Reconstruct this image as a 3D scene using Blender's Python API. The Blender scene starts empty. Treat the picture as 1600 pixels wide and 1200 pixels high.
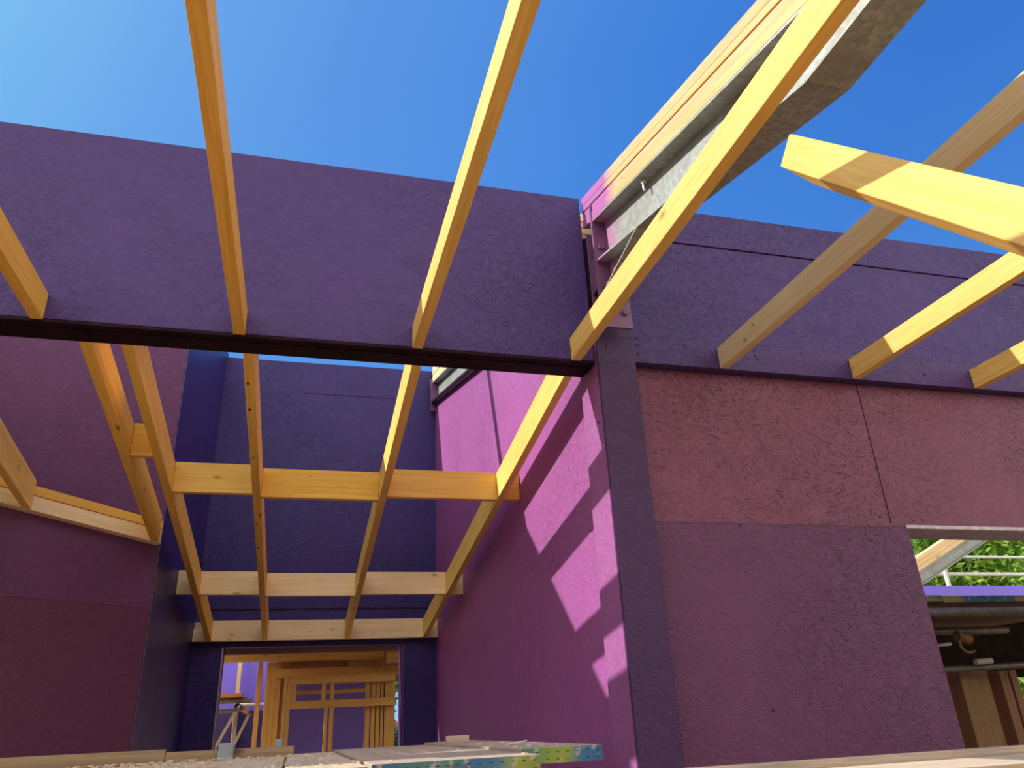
import bpy, bmesh, math, random
from mathutils import Vector, Matrix
random.seed(7)
C = bpy.context.scene.collection

# ------------------------------------------------------------------ materials
def new_mat(name):
    m = bpy.data.materials.new(name); m.use_nodes = True
    nt = m.node_tree; nt.nodes.clear()
    out = nt.nodes.new('ShaderNodeOutputMaterial')
    b = nt.nodes.new('ShaderNodeBsdfPrincipled')
    nt.links.new(b.outputs[0], out.inputs[0])
    return m, nt, b
def N(nt, t, **kw):
    n = nt.nodes.new(t)
    for k, v in kw.items():
        if k in n.inputs: n.inputs[k].default_value = v
        else: setattr(n, k, v)
    return n
def ramp(nt, src, stops):
    r = nt.nodes.new('ShaderNodeValToRGB')
    e = r.color_ramp.elements
    while len(e) < len(stops): e.new(0.5)
    for i, (p, c) in enumerate(stops):
        e[i].position = p; e[i].color = (*c, 1) if len(c) == 3 else c
    nt.links.new(src, r.inputs[0]); return r
def mixc(nt, a, b, fac, mode='MIX'):
    m = nt.nodes.new('ShaderNodeMix'); m.data_type = 'RGBA'; m.blend_type = mode
    for s, v in ((m.inputs[6], a), (m.inputs[7], b)):
        if isinstance(v, tuple): s.default_value = (*v, 1)
        else: nt.links.new(v, s)
    if isinstance(fac, float): m.inputs[0].default_value = fac
    else: nt.links.new(fac, m.inputs[0])
    return m.outputs[2]
def g(v): return (v, v, v)

def wood(name, light, dark, knot, rough=.6, paint=False, grain=1.0):
    m, nt, b = new_mat(name)
    tc = N(nt, 'ShaderNodeTexCoord'); oi = N(nt, 'ShaderNodeObjectInfo')
    mul = N(nt, 'ShaderNodeVectorMath', operation='MULTIPLY'); mul.inputs[1].default_value = (1, 1, 1)
    add = N(nt, 'ShaderNodeVectorMath', operation='ADD')
    comb = N(nt, 'ShaderNodeCombineXYZ')
    sc = N(nt, 'ShaderNodeMath', operation='MULTIPLY'); sc.inputs[1].default_value = 37.0
    nt.links.new(oi.outputs['Random'], sc.inputs[0])
    nt.links.new(sc.outputs[0], comb.inputs[0]); nt.links.new(sc.outputs[0], comb.inputs[1])
    nt.links.new(tc.outputs['Object'], add.inputs[0]); nt.links.new(comb.outputs[0], add.inputs[1])
    P = add.outputs[0]
    mp = N(nt, 'ShaderNodeMapping'); mp.inputs['Scale'].default_value = (1.1, 26 * grain, 26 * grain)
    nt.links.new(P, mp.inputs[0])
    n1 = N(nt, 'ShaderNodeTexNoise', Scale=1.6, Detail=4.0, Roughness=.6, Distortion=.6); nt.links.new(mp.outputs[0], n1.inputs['Vector'])
    n2 = N(nt, 'ShaderNodeTexNoise', Scale=2.2, Detail=3.0, Roughness=.6); nt.links.new(P, n2.inputs['Vector'])
    mp3 = N(nt, 'ShaderNodeMapping'); mp3.inputs['Scale'].default_value = (.5, 9, 9); nt.links.new(P, mp3.inputs[0])
    n3 = N(nt, 'ShaderNodeTexNoise', Scale=3.0, Detail=2.0, Distortion=1.2); nt.links.new(mp3.outputs[0], n3.inputs['Vector'])
    mpk = N(nt, 'ShaderNodeMapping'); mpk.inputs['Scale'].default_value = (3.2, 8, 8); nt.links.new(P, mpk.inputs[0])
    vk = N(nt, 'ShaderNodeTexVoronoi', Scale=1.0, Randomness=1.0); nt.links.new(mpk.outputs[0], vk.inputs['Vector'])
    c = mixc(nt, light, dark, ramp(nt, n1.outputs[0], [(.38, g(0)), (.72, g(.85))]).outputs[0])
    c = mixc(nt, c, tuple(x * .8 for x in light), ramp(nt, n2.outputs[0], [(.4, g(0)), (.75, g(.7))]).outputs[0])
    c = mixc(nt, c, dark, ramp(nt, n3.outputs[0], [(.47, g(0)), (.53, g(.45)), (.58, g(0))]).outputs[0])
    c = mixc(nt, c, knot, ramp(nt, vk.outputs['Distance'], [(.04, g(.8)), (.075, g(.4)), (.11, g(0))]).outputs[0])
    if paint:   # purple overspray on the end of the timbers that meets the wall
        geo = N(nt, 'ShaderNodeNewGeometry'); sx = N(nt, 'ShaderNodeSeparateXYZ'); nt.links.new(geo.outputs['Position'], sx.inputs[0])
        nn = N(nt, 'ShaderNodeTexNoise', Scale=14.0); nt.links.new(geo.outputs['Position'], nn.inputs['Vector'])
        ad = N(nt, 'ShaderNodeMath', operation='MULTIPLY_ADD'); ad.inputs[1].default_value = .12; nt.links.new(nn.outputs[0], ad.inputs[0]); nt.links.new(sx.outputs[1], ad.inputs[2])
        c = mixc(nt, c, PURPLE, ramp2(nt, ad.outputs[0], paint[0], paint[1]))
    nt.links.new(c, b.inputs['Base Color']); b.inputs['Roughness'].default_value = rough
    b.inputs['Specular IOR Level'].default_value = .3
    bp = N(nt, 'ShaderNodeBump', Strength=.12, Distance=.01); nt.links.new(n1.outputs[0], bp.inputs['Height']); nt.links.new(bp.outputs[0], b.inputs['Normal'])
    return m
def ramp2(nt, src, a, b_):
    mr = N(nt, 'ShaderNodeMapRange'); mr.inputs[1].default_value = a; mr.inputs[2].default_value = b_
    nt.links.new(src, mr.inputs[0]); return mr.outputs[0]

PURPLE = (.36, .105, .33)
def osb(name, base, rough=.42, chips=1.0, tint=(.25, .16, .14)):
    """painted strand board: flakes under paint, pits, smears"""
    m, nt, b = new_mat(name)
    geo = N(nt, 'ShaderNodeNewGeometry'); P = geo.outputs['Position']
    cl = N(nt, 'ShaderNodeTexNoise', Scale=.9, Detail=3.0, Roughness=.6); nt.links.new(P, cl.inputs['Vector'])
    fl = N(nt, 'ShaderNodeTexVoronoi', Scale=26.0, feature='F1'); 
    wn = N(nt, 'ShaderNodeTexNoise', Scale=7.0, Detail=4.0); nt.links.new(P, wn.inputs['Vector'])
    va = N(nt, 'ShaderNodeVectorMath', operation='MULTIPLY_ADD'); va.inputs[1].default_value = (.22, .22, .22)
    nt.links.new(wn.outputs['Color'], va.inputs[0]); nt.links.new(P, va.inputs[2]); nt.links.new(va.outputs[0], fl.inputs['Vector'])
    # strands, two orientations
    hs = []
    for rot, sc in ((.5, (30, 30, 150)), (-.6, (140, 140, 30))):
        mp = N(nt, 'ShaderNodeMapping'); mp.inputs['Rotation'].default_value = (rot, rot, 0); mp.inputs['Scale'].default_value = sc
        nt.links.new(va.outputs[0], mp.inputs[0])
        n = N(nt, 'ShaderNodeTexNoise', Scale=1.0, Detail=2.0, Roughness=.55); nt.links.new(mp.outputs[0], n.inputs['Vector']); hs.append(n.outputs[0])
    pit = ramp(nt, hs[0], [(.335, g(1)), (.40, g(0))]); pit2 = ramp(nt, hs[1], [(.32, g(1)), (.385, g(0))])
    mask = ramp(nt, cl.outputs[0], [(.42, g(.12)), (.62, g(1))])
    pm = mixc(nt, pit.outputs[0], pit2.outputs[0], 1.0, 'LIGHTEN')
    pm = mixc(nt, g(0), pm, mask.outputs[0])
    c = mixc(nt, base, tuple(x * .80 for x in base), ramp(nt, cl.outputs[0], [(.35, g(0)), (.7, g(1))]).outputs[0])
    c = mixc(nt, c, tuple(x * 1.12 for x in base), ramp(nt, fl.outputs['Distance'], [(.2, g(.5)), (.6, g(0))]).outputs[0])
    sep = N(nt, 'ShaderNodeSeparateColor'); nt.links.new(pm, sep.inputs[0])
    k = N(nt, 'ShaderNodeMath', operation='MULTIPLY'); k.inputs[1].default_value = .62 * chips; nt.links.new(sep.outputs[0], k.inputs[0])
    c = mixc(nt, c, tuple(x * .33 for x in base), k.outputs[0])
    sc_ = ramp(nt, hs[1], [(.64, g(0)), (.70, g(.55))])
    c = mixc(nt, c, tuple(min(1, x * 1.45 + .01) for x in base), mixc(nt, g(0), sc_.outputs[0], mask.outputs[0]))
    sp = N(nt, 'ShaderNodeTexVoronoi', Scale=3.2); nt.links.new(P, sp.inputs['Vector'])
    c = mixc(nt, c, (.03, .01, .03), ramp(nt, sp.outputs['Distance'], [(.018, g(.9)), (.03, g(0))]).outputs[0])
    nt.links.new(c, b.inputs['Base Color']); b.inputs['Roughness'].default_value = rough
    b.inputs['Specular IOR Level'].default_value = .2
    hm = N(nt, 'ShaderNodeMath', operation='SUBTRACT'); nt.links.new(hs[0], hm.inputs[0]); nt.links.new(k.outputs[0], hm.inputs[1])
    hm2 = N(nt, 'ShaderNodeMath', operation='ADD'); nt.links.new(hm.outputs[0], hm2.inputs[0]); nt.links.new(hs[1], hm2.inputs[1])
    bp = N(nt, 'ShaderNodeBump', Strength=.45, Distance=.005); nt.links.new(hm2.outputs[0], bp.inputs['Height']); nt.links.new(bp.outputs[0], b.inputs['Normal'])
    return m

def plain(name, col, rough=.6, metal=0.0, noise=.25, scale=12.0, bump=0.0, spec=.4):
    m, nt, b = new_mat(name)
    tc = N(nt, 'ShaderNodeTexCoord')
    n = N(nt, 'ShaderNodeTexNoise', Scale=scale, Detail=4.0, Roughness=.6); nt.links.new(tc.outputs['Object'], n.inputs['Vector'])
    c = mixc(nt, tuple(x * (1 - noise) for x in col), tuple(min(1, x * (1 + noise)) for x in col), ramp(nt, n.outputs[0], [(.3, g(0)), (.7, g(1))]).outputs[0])
    nt.links.new(c, b.inputs['Base Color']); b.inputs['Roughness'].default_value = rough; b.inputs['Metallic'].default_value = metal
    b.inputs['Specular IOR Level'].default_value = spec
    if bump:
        bp = N(nt, 'ShaderNodeBump', Strength=bump, Distance=.01); nt.links.new(n.outputs[0], bp.inputs['Height']); nt.links.new(bp.outputs[0], b.inputs['Normal'])
    return m

def galv(name, paint=None):
    m, nt, b = new_mat(name)
    geo = N(nt, 'ShaderNodeNewGeometry'); P = geo.outputs['Position']
    v = N(nt, 'ShaderNodeTexVoronoi', Scale=70.0); nt.links.new(P, v.inputs['Vector'])
    n = N(nt, 'ShaderNodeTexNoise', Scale=5.0, Detail=5.0); nt.links.new(P, n.inputs['Vector'])
    sp = N(nt, 'ShaderNodeSeparateColor'); nt.links.new(v.outputs['Color'], sp.inputs[0])
    c = ramp(nt, sp.outputs[0], [(0, (.25, .27, .26)), (1, (.38, .40, .38))]).outputs[0]
    c = mixc(nt, c, (.20, .17, .12), ramp(nt, n.outputs[0], [(.45, g(0)), (.75, g(.6))]).outputs[0])
    if paint:
        sx = N(nt, 'ShaderNodeSeparateXYZ'); nt.links.new(P, sx.inputs[0])
        ad = N(nt, 'ShaderNodeMath', operation='MULTIPLY_ADD'); ad.inputs[1].default_value = .15; nt.links.new(n.outputs[0], ad.inputs[0]); nt.links.new(sx.outputs[1], ad.inputs[2])
        c = mixc(nt, c, (.40, .17, .36), ramp2(nt, ad.outputs[0], paint[0], paint[1]))
    nt.links.new(c, b.inputs['Base Color']); b.inputs['Roughness'].default_value = .5; b.inputs['Metallic'].default_value = .25
    return m

def bands(name, stops, rough=.5):
    """painted steel band on a board end: colours blending across it, rows of small dark slots"""
    m, nt, b = new_mat(name)
    tc = N(nt, 'ShaderNodeTexCoord'); sx = N(nt, 'ShaderNodeSeparateXYZ'); nt.links.new(tc.outputs['Generated'], sx.inputs[0])
    n = N(nt, 'ShaderNodeTexNoise', Scale=9.0, Detail=4.0); nt.links.new(tc.outputs['Object'], n.inputs['Vector'])
    ad = N(nt, 'ShaderNodeMath', operation='MULTIPLY_ADD'); ad.inputs[1].default_value = .35
    sb = N(nt, 'ShaderNodeMath', operation='SUBTRACT'); sb.inputs[1].default_value = .5; nt.links.new(n.outputs[0], sb.inputs[0])
    nt.links.new(sb.outputs[0], ad.inputs[0]); nt.links.new(sx.outputs[0], ad.inputs[2])
    c = ramp(nt, ad.outputs[0], [(p_, tuple(x_*.62 for x_ in c_)) for p_, c_ in stops]).outputs[0]
    n2 = N(nt, 'ShaderNodeTexNoise', Scale=40.0, Detail=3.0); nt.links.new(tc.outputs['Object'], n2.inputs['Vector'])
    c = mixc(nt, c, (.45, .42, .38), ramp(nt, n2.outputs[0], [(.58, g(0)), (.68, g(.6))]).outputs[0])
    # slots
    w = N(nt, 'ShaderNodeMath', operation='FRACT'); m8 = N(nt, 'ShaderNodeMath', operation='MULTIPLY'); m8.inputs[1].default_value = 8.0
    nt.links.new(sx.outputs[0], m8.inputs[0]); nt.links.new(m8.outputs[0], w.inputs[0])
    sl = ramp(nt, w.outputs[0], [(.33, g(0)), (.35, g(1)), (.65, g(1)), (.67, g(0))])
    rz = ramp(nt, sx.outputs[2], [(.21, g(0)), (.23, g(1)), (.27, g(1)), (.29, g(0)), (.68, g(0)), (.70, g(1)), (.74, g(1)), (.76, g(0))])
    c = mixc(nt, c, mixc(nt, c, (.02, .02, .02), sl.outputs[0]), rz.outputs[0])
    nt.links.new(c, b.inputs['Base Color']); b.inputs['Roughness'].default_value = rough
    return m

WOOD = wood('sawn softwood', (.86, .56, .165), (.68, .37, .075), (.25, .10, .025))
WOODO = wood('honey softwood', (.86, .50, .10), (.66, .32, .045), (.22, .08, .02))
WOODP = wood('greyed softwood', (.80, .62, .36), (.66, .46, .22), (.25, .10, .025))
FARW = wood('softwood lightened for far room', (.95, .64, .17), (.76, .44, .08), (.25, .10, .025))  # lighter copies of the near woods, far-room light put into their colour
FARO = wood('honey softwood lightened for far room', (.97, .62, .12), (.78, .42, .06), (.22, .08, .02))
PALE = wood('pale softwood', (.90, .70, .42), (.76, .52, .25), (.35, .20, .10))
LVL = wood('laminated softwood', (.72, .47, .20), (.56, .31, .10), (.32, .13, .05), paint=(2.30, 2.42))
LVLB = wood('laminated softwood pink', (.74, .46, .24), (.60, .32, .14), (.32, .13, .05), paint=(2.28, 2.40))
LVL2 = wood('laminated softwood clean', (.84, .62, .34), (.66, .42, .22), (.32, .13, .05))
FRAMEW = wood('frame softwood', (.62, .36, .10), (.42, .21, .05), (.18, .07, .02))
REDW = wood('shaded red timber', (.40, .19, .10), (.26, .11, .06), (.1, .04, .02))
OLDW = wood('weathered board', (.52, .41, .33), (.32, .24, .18), (.12, .08, .05), rough=.85, grain=1.6)
DUSTW = wood('dusty board', (.66, .54, .40), (.42, .32, .24), (.2, .13, .08), rough=.9, grain=1.4)
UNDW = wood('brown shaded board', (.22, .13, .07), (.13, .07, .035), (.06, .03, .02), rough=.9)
POSTW = wood('brown timber', (.40, .24, .10), (.25, .13, .05), (.1, .05, .02))
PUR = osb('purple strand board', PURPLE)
PURF = osb('purple strand board shaded', (.066, .036, .165), chips=.9)  # same purple paint throughout; shade of the unlit walls put into darker copies
PURA = osb('purple strand board plum shade', (.135, .050, .135), chips=.8)
PURW = osb('purple strand board warm shade', (.195, .064, .122), chips=1.6)
PURL = osb('purple strand board lower shade', (.130, .046, .112), chips=1.2)  # sheet's own tone, plus shade low on the wall put into the colour
PURD = osb('purple strand board deep shade', (.042, .026, .155), rough=.35, chips=.6)
PSTEEL = plain('purple painted steel', (.15, .062, .15), rough=.45, noise=.2)
VIO = plain('violet membrane', (.25, .18, .90), rough=.55, noise=.06, scale=3)
VIOD = plain('violet board', (.09, .055, .28), rough=.6, noise=.12, scale=3)
DARK = plain('dark stained beam', (.018, .006, .012), rough=.6, noise=.5, scale=9, spec=.08)
JOINT = plain('open joint', (.02, .006, .02), rough=.9)
GALV = galv('galvanised steel', paint=(2.42, 2.55))
GALV2 = galv('galvanised steel clean')
TUBE = plain('scaffold tube steel', (.20, .18, .16), rough=.5, metal=.35, noise=.3, scale=25)
RUST = plain('rusty coupler', (.30, .16, .07), rough=.6, metal=.4, noise=.5, scale=30)
BLUEG = plain('blue grey steel bracket', (.22, .26, .30), rough=.5, metal=.2, noise=.3)
INK = plain('faded ink', (.16, .12, .06), rough=.8, noise=.6, scale=60)
NAIL = plain('bright nail', (.7, .7, .72), rough=.3, metal=.9)
GROUND = plain('dusty plywood floor', (.36, .23, .115), rough=.9, noise=.18, scale=1.5)
EARTH = plain('earth', (.34, .27, .18), rough=.95, noise=.3, scale=.6)
BLK = plain('dark void shade', (.010, .006, .004), rough=.95, spec=0.0)
BARK = plain('bark', (.22, .17, .11), rough=.9, noise=.4, scale=8, bump=.4)
def leafmat(name, a, b_):
    m, nt, b = new_mat(name)
    geo = N(nt, 'ShaderNodeNewGeometry'); n = N(nt, 'ShaderNodeTexNoise', Scale=2.5, Detail=3.0); nt.links.new(geo.outputs['Position'], n.inputs['Vector'])
    c = mixc(nt, a, b_, ramp(nt, n.outputs[0], [(.35, g(0)), (.65, g(1))]).outputs[0])
    nt.links.new(c, b.inputs['Base Color']); b.inputs['Roughness'].default_value = .5
    b.inputs['Transmission Weight'].default_value = 0.0
    tr = N(nt, 'ShaderNodeBsdfTranslucent'); nt.links.new(c, tr.inputs[0])
    mx = N(nt, 'ShaderNodeMixShader'); mx.inputs[0].default_value = .45
    nt.links.new(b.outputs[0], mx.inputs[1]); nt.links.new(tr.outputs[0], mx.inputs[2])
    nt.links.new(mx.outputs[0], nt.nodes['Material Output'].inputs[0])
    return m
LEAF = leafmat('green leaves', (.16, .36, .05), (.46, .62, .12))
LEAFD = leafmat('dark leaves', (.05, .13, .03), (.14, .26, .06))

# ------------------------------------------------------------------ builders
def link(o, parent=None):
    C.objects.link(o)
    if parent is not None:
        o.parent = parent; o.matrix_parent_inverse = parent.matrix_world.inverted()
    return o
def tag(o, label=None, cat=None, group=None, kind=None):
    if label: o['label'] = label
    if cat: o['category'] = cat
    if group: o['group'] = group
    if kind: o['kind'] = kind
    return o
def thing(name, loc, label, cat, group=None):
    o = bpy.data.objects.new(name, None); o.location = loc; o.empty_display_size = .1
    C.objects.link(o); o.matrix_world = Matrix.Translation(loc)
    return tag(o, label, cat, group)
def mesh_obj(name, bm, mat, M=None, parent=None, smooth=False):
    me = bpy.data.meshes.new(name); bm.to_mesh(me); bm.free()
    me.materials.append(mat)
    if smooth:
        for p in me.polygons: p.use_smooth = True
    o = bpy.data.objects.new(name, me)
    if M is not None: o.matrix_world = M
    return link(o, parent)
def add_hexa(bm, v8):
    vs = [bm.verts.new(v) for v in v8]
    for f in ((0,3,2,1), (4,5,6,7), (0,1,5,4), (1,2,6,5), (2,3,7,6), (3,0,4,7)):
        bm.faces.new([vs[i] for i in f])
    return vs
def add_box(bm, a, b):
    x0, y0, z0 = a; x1, y1, z1 = b
    add_hexa(bm, [(x0,y0,z0),(x1,y0,z0),(x1,y1,z0),(x0,y1,z0),(x0,y0,z1),(x1,y0,z1),(x1,y1,z1),(x0,y1,z1)])
def frame_of(o, xdir, up=(0,0,1)):
    x = Vector(xdir).normalized(); z = Vector(up); y = z.cross(x)
    if y.length < 1e-4: y = Vector((0,1,0))
    y.normalize(); z = x.cross(y)
    M = Matrix((x, y, z)).transposed().to_4x4(); M.translation = Vector(o); return M
def solid(name, v8, mat, xdir, parent=None, bevel=.0025):
    """hexahedron given by its bottom and top quads; its local x axis runs along the grain"""
    o = sum((Vector(v) for v in v8), Vector()) / 8
    M = frame_of(o, xdir); Mi = M.inverted()
    bm = bmesh.new(); add_hexa(bm, [Mi @ Vector(v) for v in v8])
    bmesh.ops.recalc_face_normals(bm, faces=bm.faces)
    if bevel: bmesh.ops.bevel(bm, geom=list(bm.edges), offset=bevel, segments=2, affect='EDGES', profile=.6)
    return mesh_obj(name, bm, mat, M, parent)
def box(name, a, b, mat, parent=None, bevel=.0025, xdir=None):
    x0, y0, z0 = a; x1, y1, z1 = b
    d = [x1-x0, y1-y0, z1-z0]
    if xdir is None: xdir = [(1,0,0),(0,1,0),(0,0,1)][d.index(max(d))]
    up = (0,0,1) if abs(xdir[2]) < .5 else (0,1,0)
    o = Vector(((x0+x1)/2, (y0+y1)/2, (z0+z1)/2)); M = frame_of(o, xdir, up); Mi = M.inverted()
    bm = bmesh.new(); 
    add_hexa(bm, [Mi @ Vector(v) for v in [(x0,y0,z0),(x1,y0,z0),(x1,y1,z0),(x0,y1,z0),(x0,y0,z1),(x1,y0,z1),(x1,y1,z1),(x0,y1,z1)]])
    bmesh.ops.recalc_face_normals(bm, faces=bm.faces)
    if bevel: bmesh.ops.bevel(bm, geom=list(bm.edges), offset=min(bevel, min(d)*.3), segments=2, affect='EDGES', profile=.6)
    return mesh_obj(name, bm, mat, M, parent)
def beam_yz(name, x0, x1, yA, yB, zbA, zbB, ztA, ztB, mat, parent=None, bevel=.0025):
    """member between two upright cuts at yA and yB"""
    v = [(x0,yA,zbA),(x1,yA,zbA),(x1,yB,zbB),(x0,yB,zbB),(x0,yA,ztA),(x1,yA,ztA),(x1,yB,ztB),(x0,yB,ztB)]
    return solid(name, v, mat, (0, yB-yA, zbB-zbA), parent, bevel)
def prism(name, poly, axis, lo, hi, mat, parent=None, bevel=0):
    """extrude a polygon along axis 'x' (poly in yz), 'y' (poly in xz) or 'z' (poly in xy)"""
    def P(a, b, t): return {'x': (t,a,b), 'y': (a,t,b), 'z': (a,b,t)}[axis]
    bm = bmesh.new()
    A = [bm.verts.new(P(a, b, lo)) for a, b in poly]; B = [bm.verts.new(P(a, b, hi)) for a, b in poly]
    bm.faces.new(A); bm.faces.new(B[::-1])
    n = len(poly)
    for i in range(n): bm.faces.new([A[i], B[i], B[(i+1)%n], A[(i+1)%n]])
    bmesh.ops.recalc_face_normals(bm, faces=bm.faces)
    if bevel: bmesh.ops.bevel(bm, geom=list(bm.edges), offset=bevel, segments=2, affect='EDGES')
    return mesh_obj(name, bm, mat, None, parent)
def tube(name, p0, p1, r, mat, parent=None, hollow=True, seg=20):
    p0, p1 = Vector(p0), Vector(p1); d = p1 - p0; L = d.length
    M = d.to_track_quat('Z', 'Y').to_matrix().to_4x4(); M.translation = p0
    bm = bmesh.new(); rings = []
    prof = [(r, 0), (r, L), (r*.84, L), (r*.84, 0)] if hollow else [(0.0001, 0), (r, 0), (r, L), (0.0001, L)]
    for rr, z in prof:
        rings.append([bm.verts.new((rr*math.cos(2*math.pi*i/seg), rr*math.sin(2*math.pi*i/seg), z)) for i in range(seg)])
    k = len(rings)
    for a in range(k if hollow else k-1):
        for i in range(seg):
            bm.faces.new([rings[a][i], rings[a][(i+1)%seg], rings[(a+1)%k][(i+1)%seg], rings[(a+1)%k][i]])
    bmesh.ops.recalc_face_normals(bm, faces=bm.faces)
    o = mesh_obj(name, bm, mat, M, parent, smooth=True)
    try:
        o.data.set_sharp_from_angle(angle=math.radians(50))
    except Exception: pass
    return o
def S(o): o['kind'] = 'structure'; return o

SL = .162                                  # fall of the ceiling timbers towards the far wall
def zc(y): return 2.95 - SL*(y - 2.73)     # their underside
RS = .264
def zr(y): return 3.366 + RS*(y - 2.488)   # underside of the galvanised beam
def ztop(y): return 3.775 + .262*(y - 2.6) # roof line of the walls

# ------------------------------------------------------------------ setting
S(box('floor', (-7, -6, 1.15), (9, 14, 1.30), GROUND, bevel=0))
bm = bmesh.new(); add_box(bm, (-60, -60, -2.2), (60, 60, -2.0)); S(mesh_obj('ground', bm, EARTH))

# downstand panel above the opening
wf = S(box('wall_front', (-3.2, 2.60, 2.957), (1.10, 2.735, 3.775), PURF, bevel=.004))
lb = box('lintel_beam', (-3.2, 2.601, 2.945), (1.098, 2.738, 2.956), DARK, bevel=.002)
box('soffit_lamination', (-3.2, 2.640, 2.941), (1.098, 2.690, 2.9445), DARK, parent=lb, bevel=.001)
tag(lb, 'long near-black beam soffit under the big purple panel', 'beam')

# right-hand wall with opening
bm = bmesh.new()
add_box(bm, (1.22, 2.65, 2.308), (2.475, 2.80, 2.966)); add_box(bm, (2.475, 2.65, 2.317), (3.95, 2.80, 2.966)); add_box(bm, (3.95, 2.65, 1.30), (4.8, 2.80, 2.966))
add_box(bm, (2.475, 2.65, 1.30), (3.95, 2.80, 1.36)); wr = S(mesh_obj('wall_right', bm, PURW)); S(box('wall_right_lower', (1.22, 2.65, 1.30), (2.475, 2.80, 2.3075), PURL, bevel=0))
box('board_joint', (2.395, 2.6485, 2.32), (2.399, 2.6505, 2.966), JOINT, parent=wr, bevel=0)
box('board_joint', (1.27, 2.6488, 2.307), (2.47, 2.6505, 2.3095), plain('faint joint', (.12, .04, .09)), parent=wr, bevel=0)
S(box('trim_1', (2.47, 2.648, 2.300), (3.96, 2.84, 2.3165), plain('window head lining', (.50, .42, .50), rough=.6, noise=.3, scale=30), bevel=.003))
S(box('wall_right_upper', (1.235, 2.606, 3.10), (4.8, 2.735, 3.597), PURF, bevel=.001))
S(box('trim_2', (1.235, 2.600, 3.6005), (4.8, 2.735, 3.783), PURF, bevel=.003))
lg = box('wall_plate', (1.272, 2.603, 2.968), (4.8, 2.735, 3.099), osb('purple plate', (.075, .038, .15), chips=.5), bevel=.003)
tag(lg, 'purple horizontal ledger board along the right wall under the rafter ends', 'ledger board')
for xx, zz in [(1.30,3.08),(1.30,3.05),(1.30,3.01),(1.52,3.07),(1.86,3.07),(1.86,3.045),(1.87,3.03),(2.1,3.08),(2.75,3.02)]:
    tube('nail_head', (xx, 2.6045, zz), (xx, 2.600, zz), .0035, JOINT, parent=lg, hollow=False, seg=8)

# column
colm = thing('column_casing', (1.19, 2.64, 1.30), None, None)
prism('side_board', [(1.105, 2.592), (1.118, 2.592), (1.118, 2.79), (1.105, 2.79)], 'z', 1.301, 3.20, osb('purple column side lit', (.36, .12, .33), chips=.35), parent=colm, bevel=.002)
prism('front_board', [(1.1055, 2.579), (1.272, 2.579), (1.272, 2.5915), (1.1055, 2.5915)], 'z', 1.301, 3.20, osb('purple column front shaded', (.068, .030, .10), chips=.3), parent=colm, bevel=.002)  # darker copy of the side board's paint; the unlit front's shade in it
prism('return_board', [(1.258, 2.592), (1.272, 2.592), (1.272, 2.649), (1.258, 2.649)], 'z', 1.301, 3.20, PURF, parent=colm)
prism('top_block', [(1.119, 2.592), (1.257, 2.592), (1.257, 2.645), (1.119, 2.645)], 'z', 3.15, 3.199, PURF, parent=colm)
tag(colm, 'tall purple boxed column between the sunlit side wall and the right wall', 'column')
tube('nail_head', (1.15, 2.58, 3.02), (1.15, 2.577, 3.02), .004, JOINT, parent=colm, hollow=False, seg=8)
for (y, z) in ((2.66, 2.80), (2.63, 2.70)):
    tube('nail_head', (1.106, y, z), (1.102, y, z), .004, JOINT, parent=colm, hollow=False, seg=8)

S(box('rear_sky_blocker', (-4.5, -3.1, 1.30), (5.5, -3.0, 3.1), PURA, bevel=0))  # unseen wall added behind the viewer to cut low sky light
# side walls, far wall
YB = 6.74
bmw = [(2.803, 1.30), (YB+.12, 1.30), (YB+.12, zr(YB+.12)-.004), (2.803, zr(2.80)-.004)]
ws = S(prism('wall_side_right', bmw, 'x', 1.145, 1.20, PUR))
box('board_joint', (1.1435, 3.440, 3.12), (1.146, 3.442, 3.55), JOINT, parent=ws, bevel=0)
box('board_joint', (1.143, 2.80, 2.33), (1.146, 2.93, 2.332), JOINT, parent=ws, bevel=0)
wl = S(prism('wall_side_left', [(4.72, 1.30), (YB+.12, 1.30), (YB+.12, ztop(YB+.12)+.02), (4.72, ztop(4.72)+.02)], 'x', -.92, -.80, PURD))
box('corner_seam', (-.801, 4.722, 1.5), (-.7985, 4.726, 4.2), plain('pale seam', (.45, .36, .42)), parent=wl, bevel=0)
bm = bmesh.new()
zt = ztop(YB) - .03
add_box(bm, (-.80, YB, 1.30), (-.56, YB+.12, 2.272)); add_box(bm, (.853, YB, 1.30), (1.145, YB+.12, 2.272))
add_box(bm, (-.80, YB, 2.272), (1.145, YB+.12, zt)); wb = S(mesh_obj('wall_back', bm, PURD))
# rough board joint over the door
bm = bmesh.new(); x = -.799
while x < 1.14:
    w = random.uniform(.02, .09); h = random.uniform(.006, .014)
    add_box(bm, (x, YB-.006, 2.565-h/2+random.uniform(-.003, .003)), (min(x+w, 1.144), YB, 2.565+h/2)); x += w
mesh_obj('board_joint', bm, JOINT, parent=wb)
box('board_joint', (-.1, YB-.002, 4.51), (.75, YB, 4.516), JOINT, parent=wb, bevel=0)
S(box('trim_3', (.845, YB-.012, 1.30), (.876, YB+.13, 2.27), osb('purple jamb', (.10, .05, .22)), bevel=.002))
S(box('trim_4', (-.575, YB-.008, 1.30), (-.562, YB+.13, 2.27), plain('pale lilac edge', (.42, .3, .36)), bevel=.001))

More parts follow.
